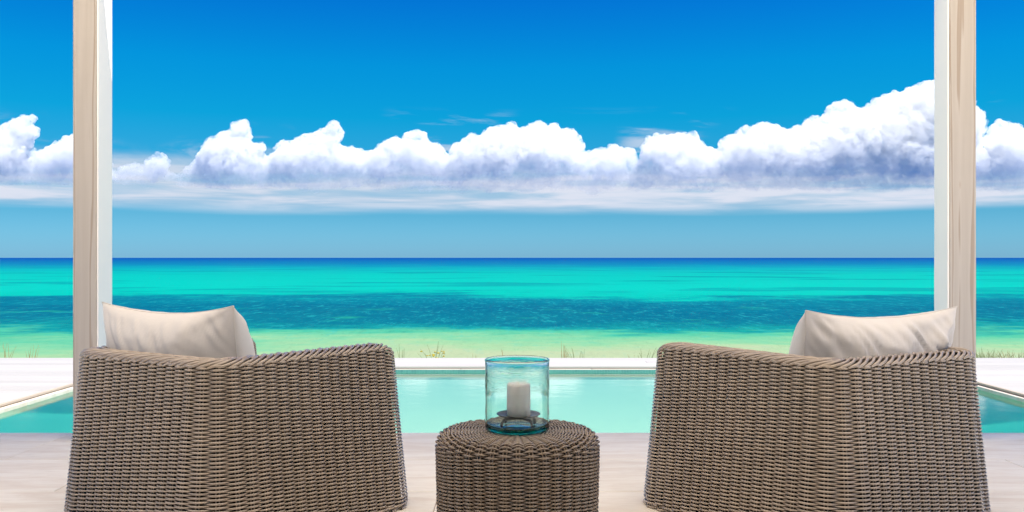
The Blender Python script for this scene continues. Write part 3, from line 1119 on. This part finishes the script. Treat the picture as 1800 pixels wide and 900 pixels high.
def cloud(prof, base, count, label, seed, rmax=34, depth=1.0):
    """prof: list of (px, py) upper outline; base: py of the flat base"""
    rnd = np.random.RandomState(seed)
    prof = np.array(prof, dtype=float)
    x0, x1 = prof[0, 0], prof[-1, 0]
    D = []
    for a, b in zip(prof[:-1], prof[1:]):
        L = max(2, int(np.hypot(*(b - a)) / 1.5))
        t = np.linspace(0, 1, L, endpoint=False)[:, None]
        D.append(a + (b - a) * t)
    D = np.concatenate(D)
    V, F, n0 = [], [], 0
    made = 0
    tries = 0
    while made < count and tries < count * 30:
        tries += 1
        rim = made >= count * 0.16 and rnd.rand() < 0.5
        if rim:
            q = D[rnd.randint(len(D))]
            rr_ = rnd.choice([2.6, 4.0, 5.5, 8.0], p=[.3, .35, .25, .1])
            x, yq = q[0] + rnd.uniform(-1, 1) * rr_ * .7, q[1] + rr_ * rnd.uniform(0.5, 1.0)
        else:
            x = rnd.uniform(x0, x1)
        ys_ = np.interp(x, prof[:, 0], prof[:, 1])
        hgt = base - ys_
        if hgt < 3:
            continue
        y = yq if rim else ys_ + hgt * rnd.uniform(0, 1) ** 1.4
        dist = np.min(np.hypot(D[:, 0] - x, D[:, 1] - y))
        if y < ys_:
            continue
        if rim:
            if y < ys_ + rr_ * 0.4 or y > base:
                continue
            r = rr_
        elif made < count * 0.16:
            r = min(dist * 1.0, rmax, (base - y) * 1.2 + 6)
            if r < 9:
                continue
        else:
            r = min(dist * rnd.uniform(0.8, 1.05), rnd.choice([4.0, 6.0, 9.0, 13.0, 18.0], p=[.26, .28, .22, .15, .09]))
            if r < 2.2:
                continue
            # crowd the outline with small puffs
            if dist > 14 and rnd.rand() < 0.35:
                continue
        # the bank bulges towards the viewer lower down and in its thick middle
        bulge = min(dist, 60) * 0.55 + rnd.uniform(-10, 14)
        cx = (x - 900) * CS
        cz = 1 + (453 - y) * CS
        cy = CD_D - (bulge - min(r, 20) * 0.6) * CS * depth
        k = 3 if r > 15 else (2 if r > 4 else 1)
        v, f = ICO[k]
        sc_ = np.array([1.0 + rnd.uniform(-.1, .18), 1.0, 0.92 + rnd.uniform(-.08, .1)])
        vv = v * sc_
        # lumpy surface
        ph_ = rnd.uniform(0, 6.28, 3)
        lump = 1 + 0.07 * np.sin(v[:, 0] * 4.1 + ph_[0]) * np.sin(v[:, 2] * 4.7 + ph_[1]) + 0.05 * np.sin(v[:, 1] * 7 + v[:, 0] * 6 + ph_[2])
        vv = vv * lump[:, None] * r * CS
        s_persp = cy / CD_D
        vv = vv + np.array([cx * s_persp, cy, 1 + (cz - 1) * s_persp])
        V.append(vv)
        F.append(f + n0)
        n0 += len(v)
        made += 1
    o = mesh_obj('cumulus_cloud', np.concatenate(V), np.concatenate(F), M_CLOUD, None, True)
    md = o.modifiers.new('merge', 'REMESH')
    md.mode = 'VOXEL'
    md.voxel_size = 4.2
    md.use_smooth_shade = True
    ms = o.modifiers.new('soften', 'SMOOTH')
    ms.factor = 0.5
    ms.iterations = 2
    dm = o.modifiers.new('cauliflower', 'DISPLACE')
    dm.texture = PUFF_TEX
    dm.texture_coords = 'GLOBAL'
    dm.strength = 38.0
    dm.mid_level = 0.45
    tag(o, label, 'cloud', 'cumulus clouds over the sea')
    return o


cloud([(-120, 300), (-80, 240), (-40, 225), (0, 226), (20, 212), (45, 203), (62, 206), (84, 216), (78, 232), (58, 246), (42, 262), (60, 270), (80, 262), (102, 250), (127, 236), (150, 236), (172, 262), (190, 290), (200, 306)], 316, 800,
      'white cumulus cloud with a hook shaped top, running behind a porch post', 11)
cloud([(196, 304), (212, 298), (222, 289), (238, 286), (252, 292), (262, 280), (272, 272), (286, 272), (295, 284), (294, 297), (304, 306), (318, 308)], 314, 240,
      'small low separate puff, smallest cloud of the row, beside a porch post', 12, rmax=14)
cloud([(316, 310), (330, 296), (345, 283), (358, 262), (364, 246), (380, 240), (390, 232), (402, 230), (414, 214), (428, 211), (438, 222), (438, 246), (446, 254), (462, 250), (466, 258), (457, 270), (474, 278), (484, 268), (490, 252), (505, 248), (518, 248), (536, 236), (556, 234), (568, 228), (580, 220), (594, 211), (606, 222), (621, 228), (612, 240), (596, 252), (590, 262), (606, 256), (630, 262), (644, 268), (660, 262), (676, 250), (694, 242), (708, 246), (716, 234), (736, 228), (746, 234), (752, 250), (764, 254), (778, 258), (784, 272), (800, 276)], 322, 1700,
      'long white cumulus bank with a pointed tower above the armchair with smooth cushion', 13)
cloud([(780, 285), (792, 268), (800, 256), (815, 246), (830, 236), (844, 240), (852, 230), (870, 224), (888, 222), (902, 215), (912, 226), (926, 226), (936, 218), (950, 214), (962, 222), (976, 216), (984, 230), (1000, 226), (1014, 236), (1022, 246), (1022, 262), (1034, 270), (1050, 262), (1064, 262), (1080, 254), (1092, 262), (1112, 260), (1118, 280), (1140, 290)], 326, 1300,
      'white cumulus clump rising directly above the glass cylinder', 14)
cloud([(1110, 300), (1128, 284), (1131, 262), (1140, 242), (1156, 235), (1176, 238), (1196, 234), (1212, 236), (1222, 230), (1226, 246), (1236, 258), (1248, 260), (1264, 268), (1264, 250), (1276, 240), (1294, 236), (1304, 224), (1320, 224), (1342, 216), (1362, 220), (1380, 230), (1396, 224), (1412, 222), (1424, 206), (1450, 204), (1458, 188), (1474, 178), (1492, 180), (1506, 190), (1522, 190), (1536, 178), (1556, 168), (1574, 160), (1584, 164), (1600, 154), (1624, 148), (1644, 141), (1672, 142), (1696, 162), (1712, 190), (1722, 204), (1722, 250), (1726, 262), (1736, 240), (1744, 222), (1758, 212), (1774, 216), (1790, 222), (1804, 240), (1840, 232), (1900, 262), (1960, 305)], 324, 2900,
      'largest white cumulus mass, climbing highest where it meets a porch post', 15, rmax=44)
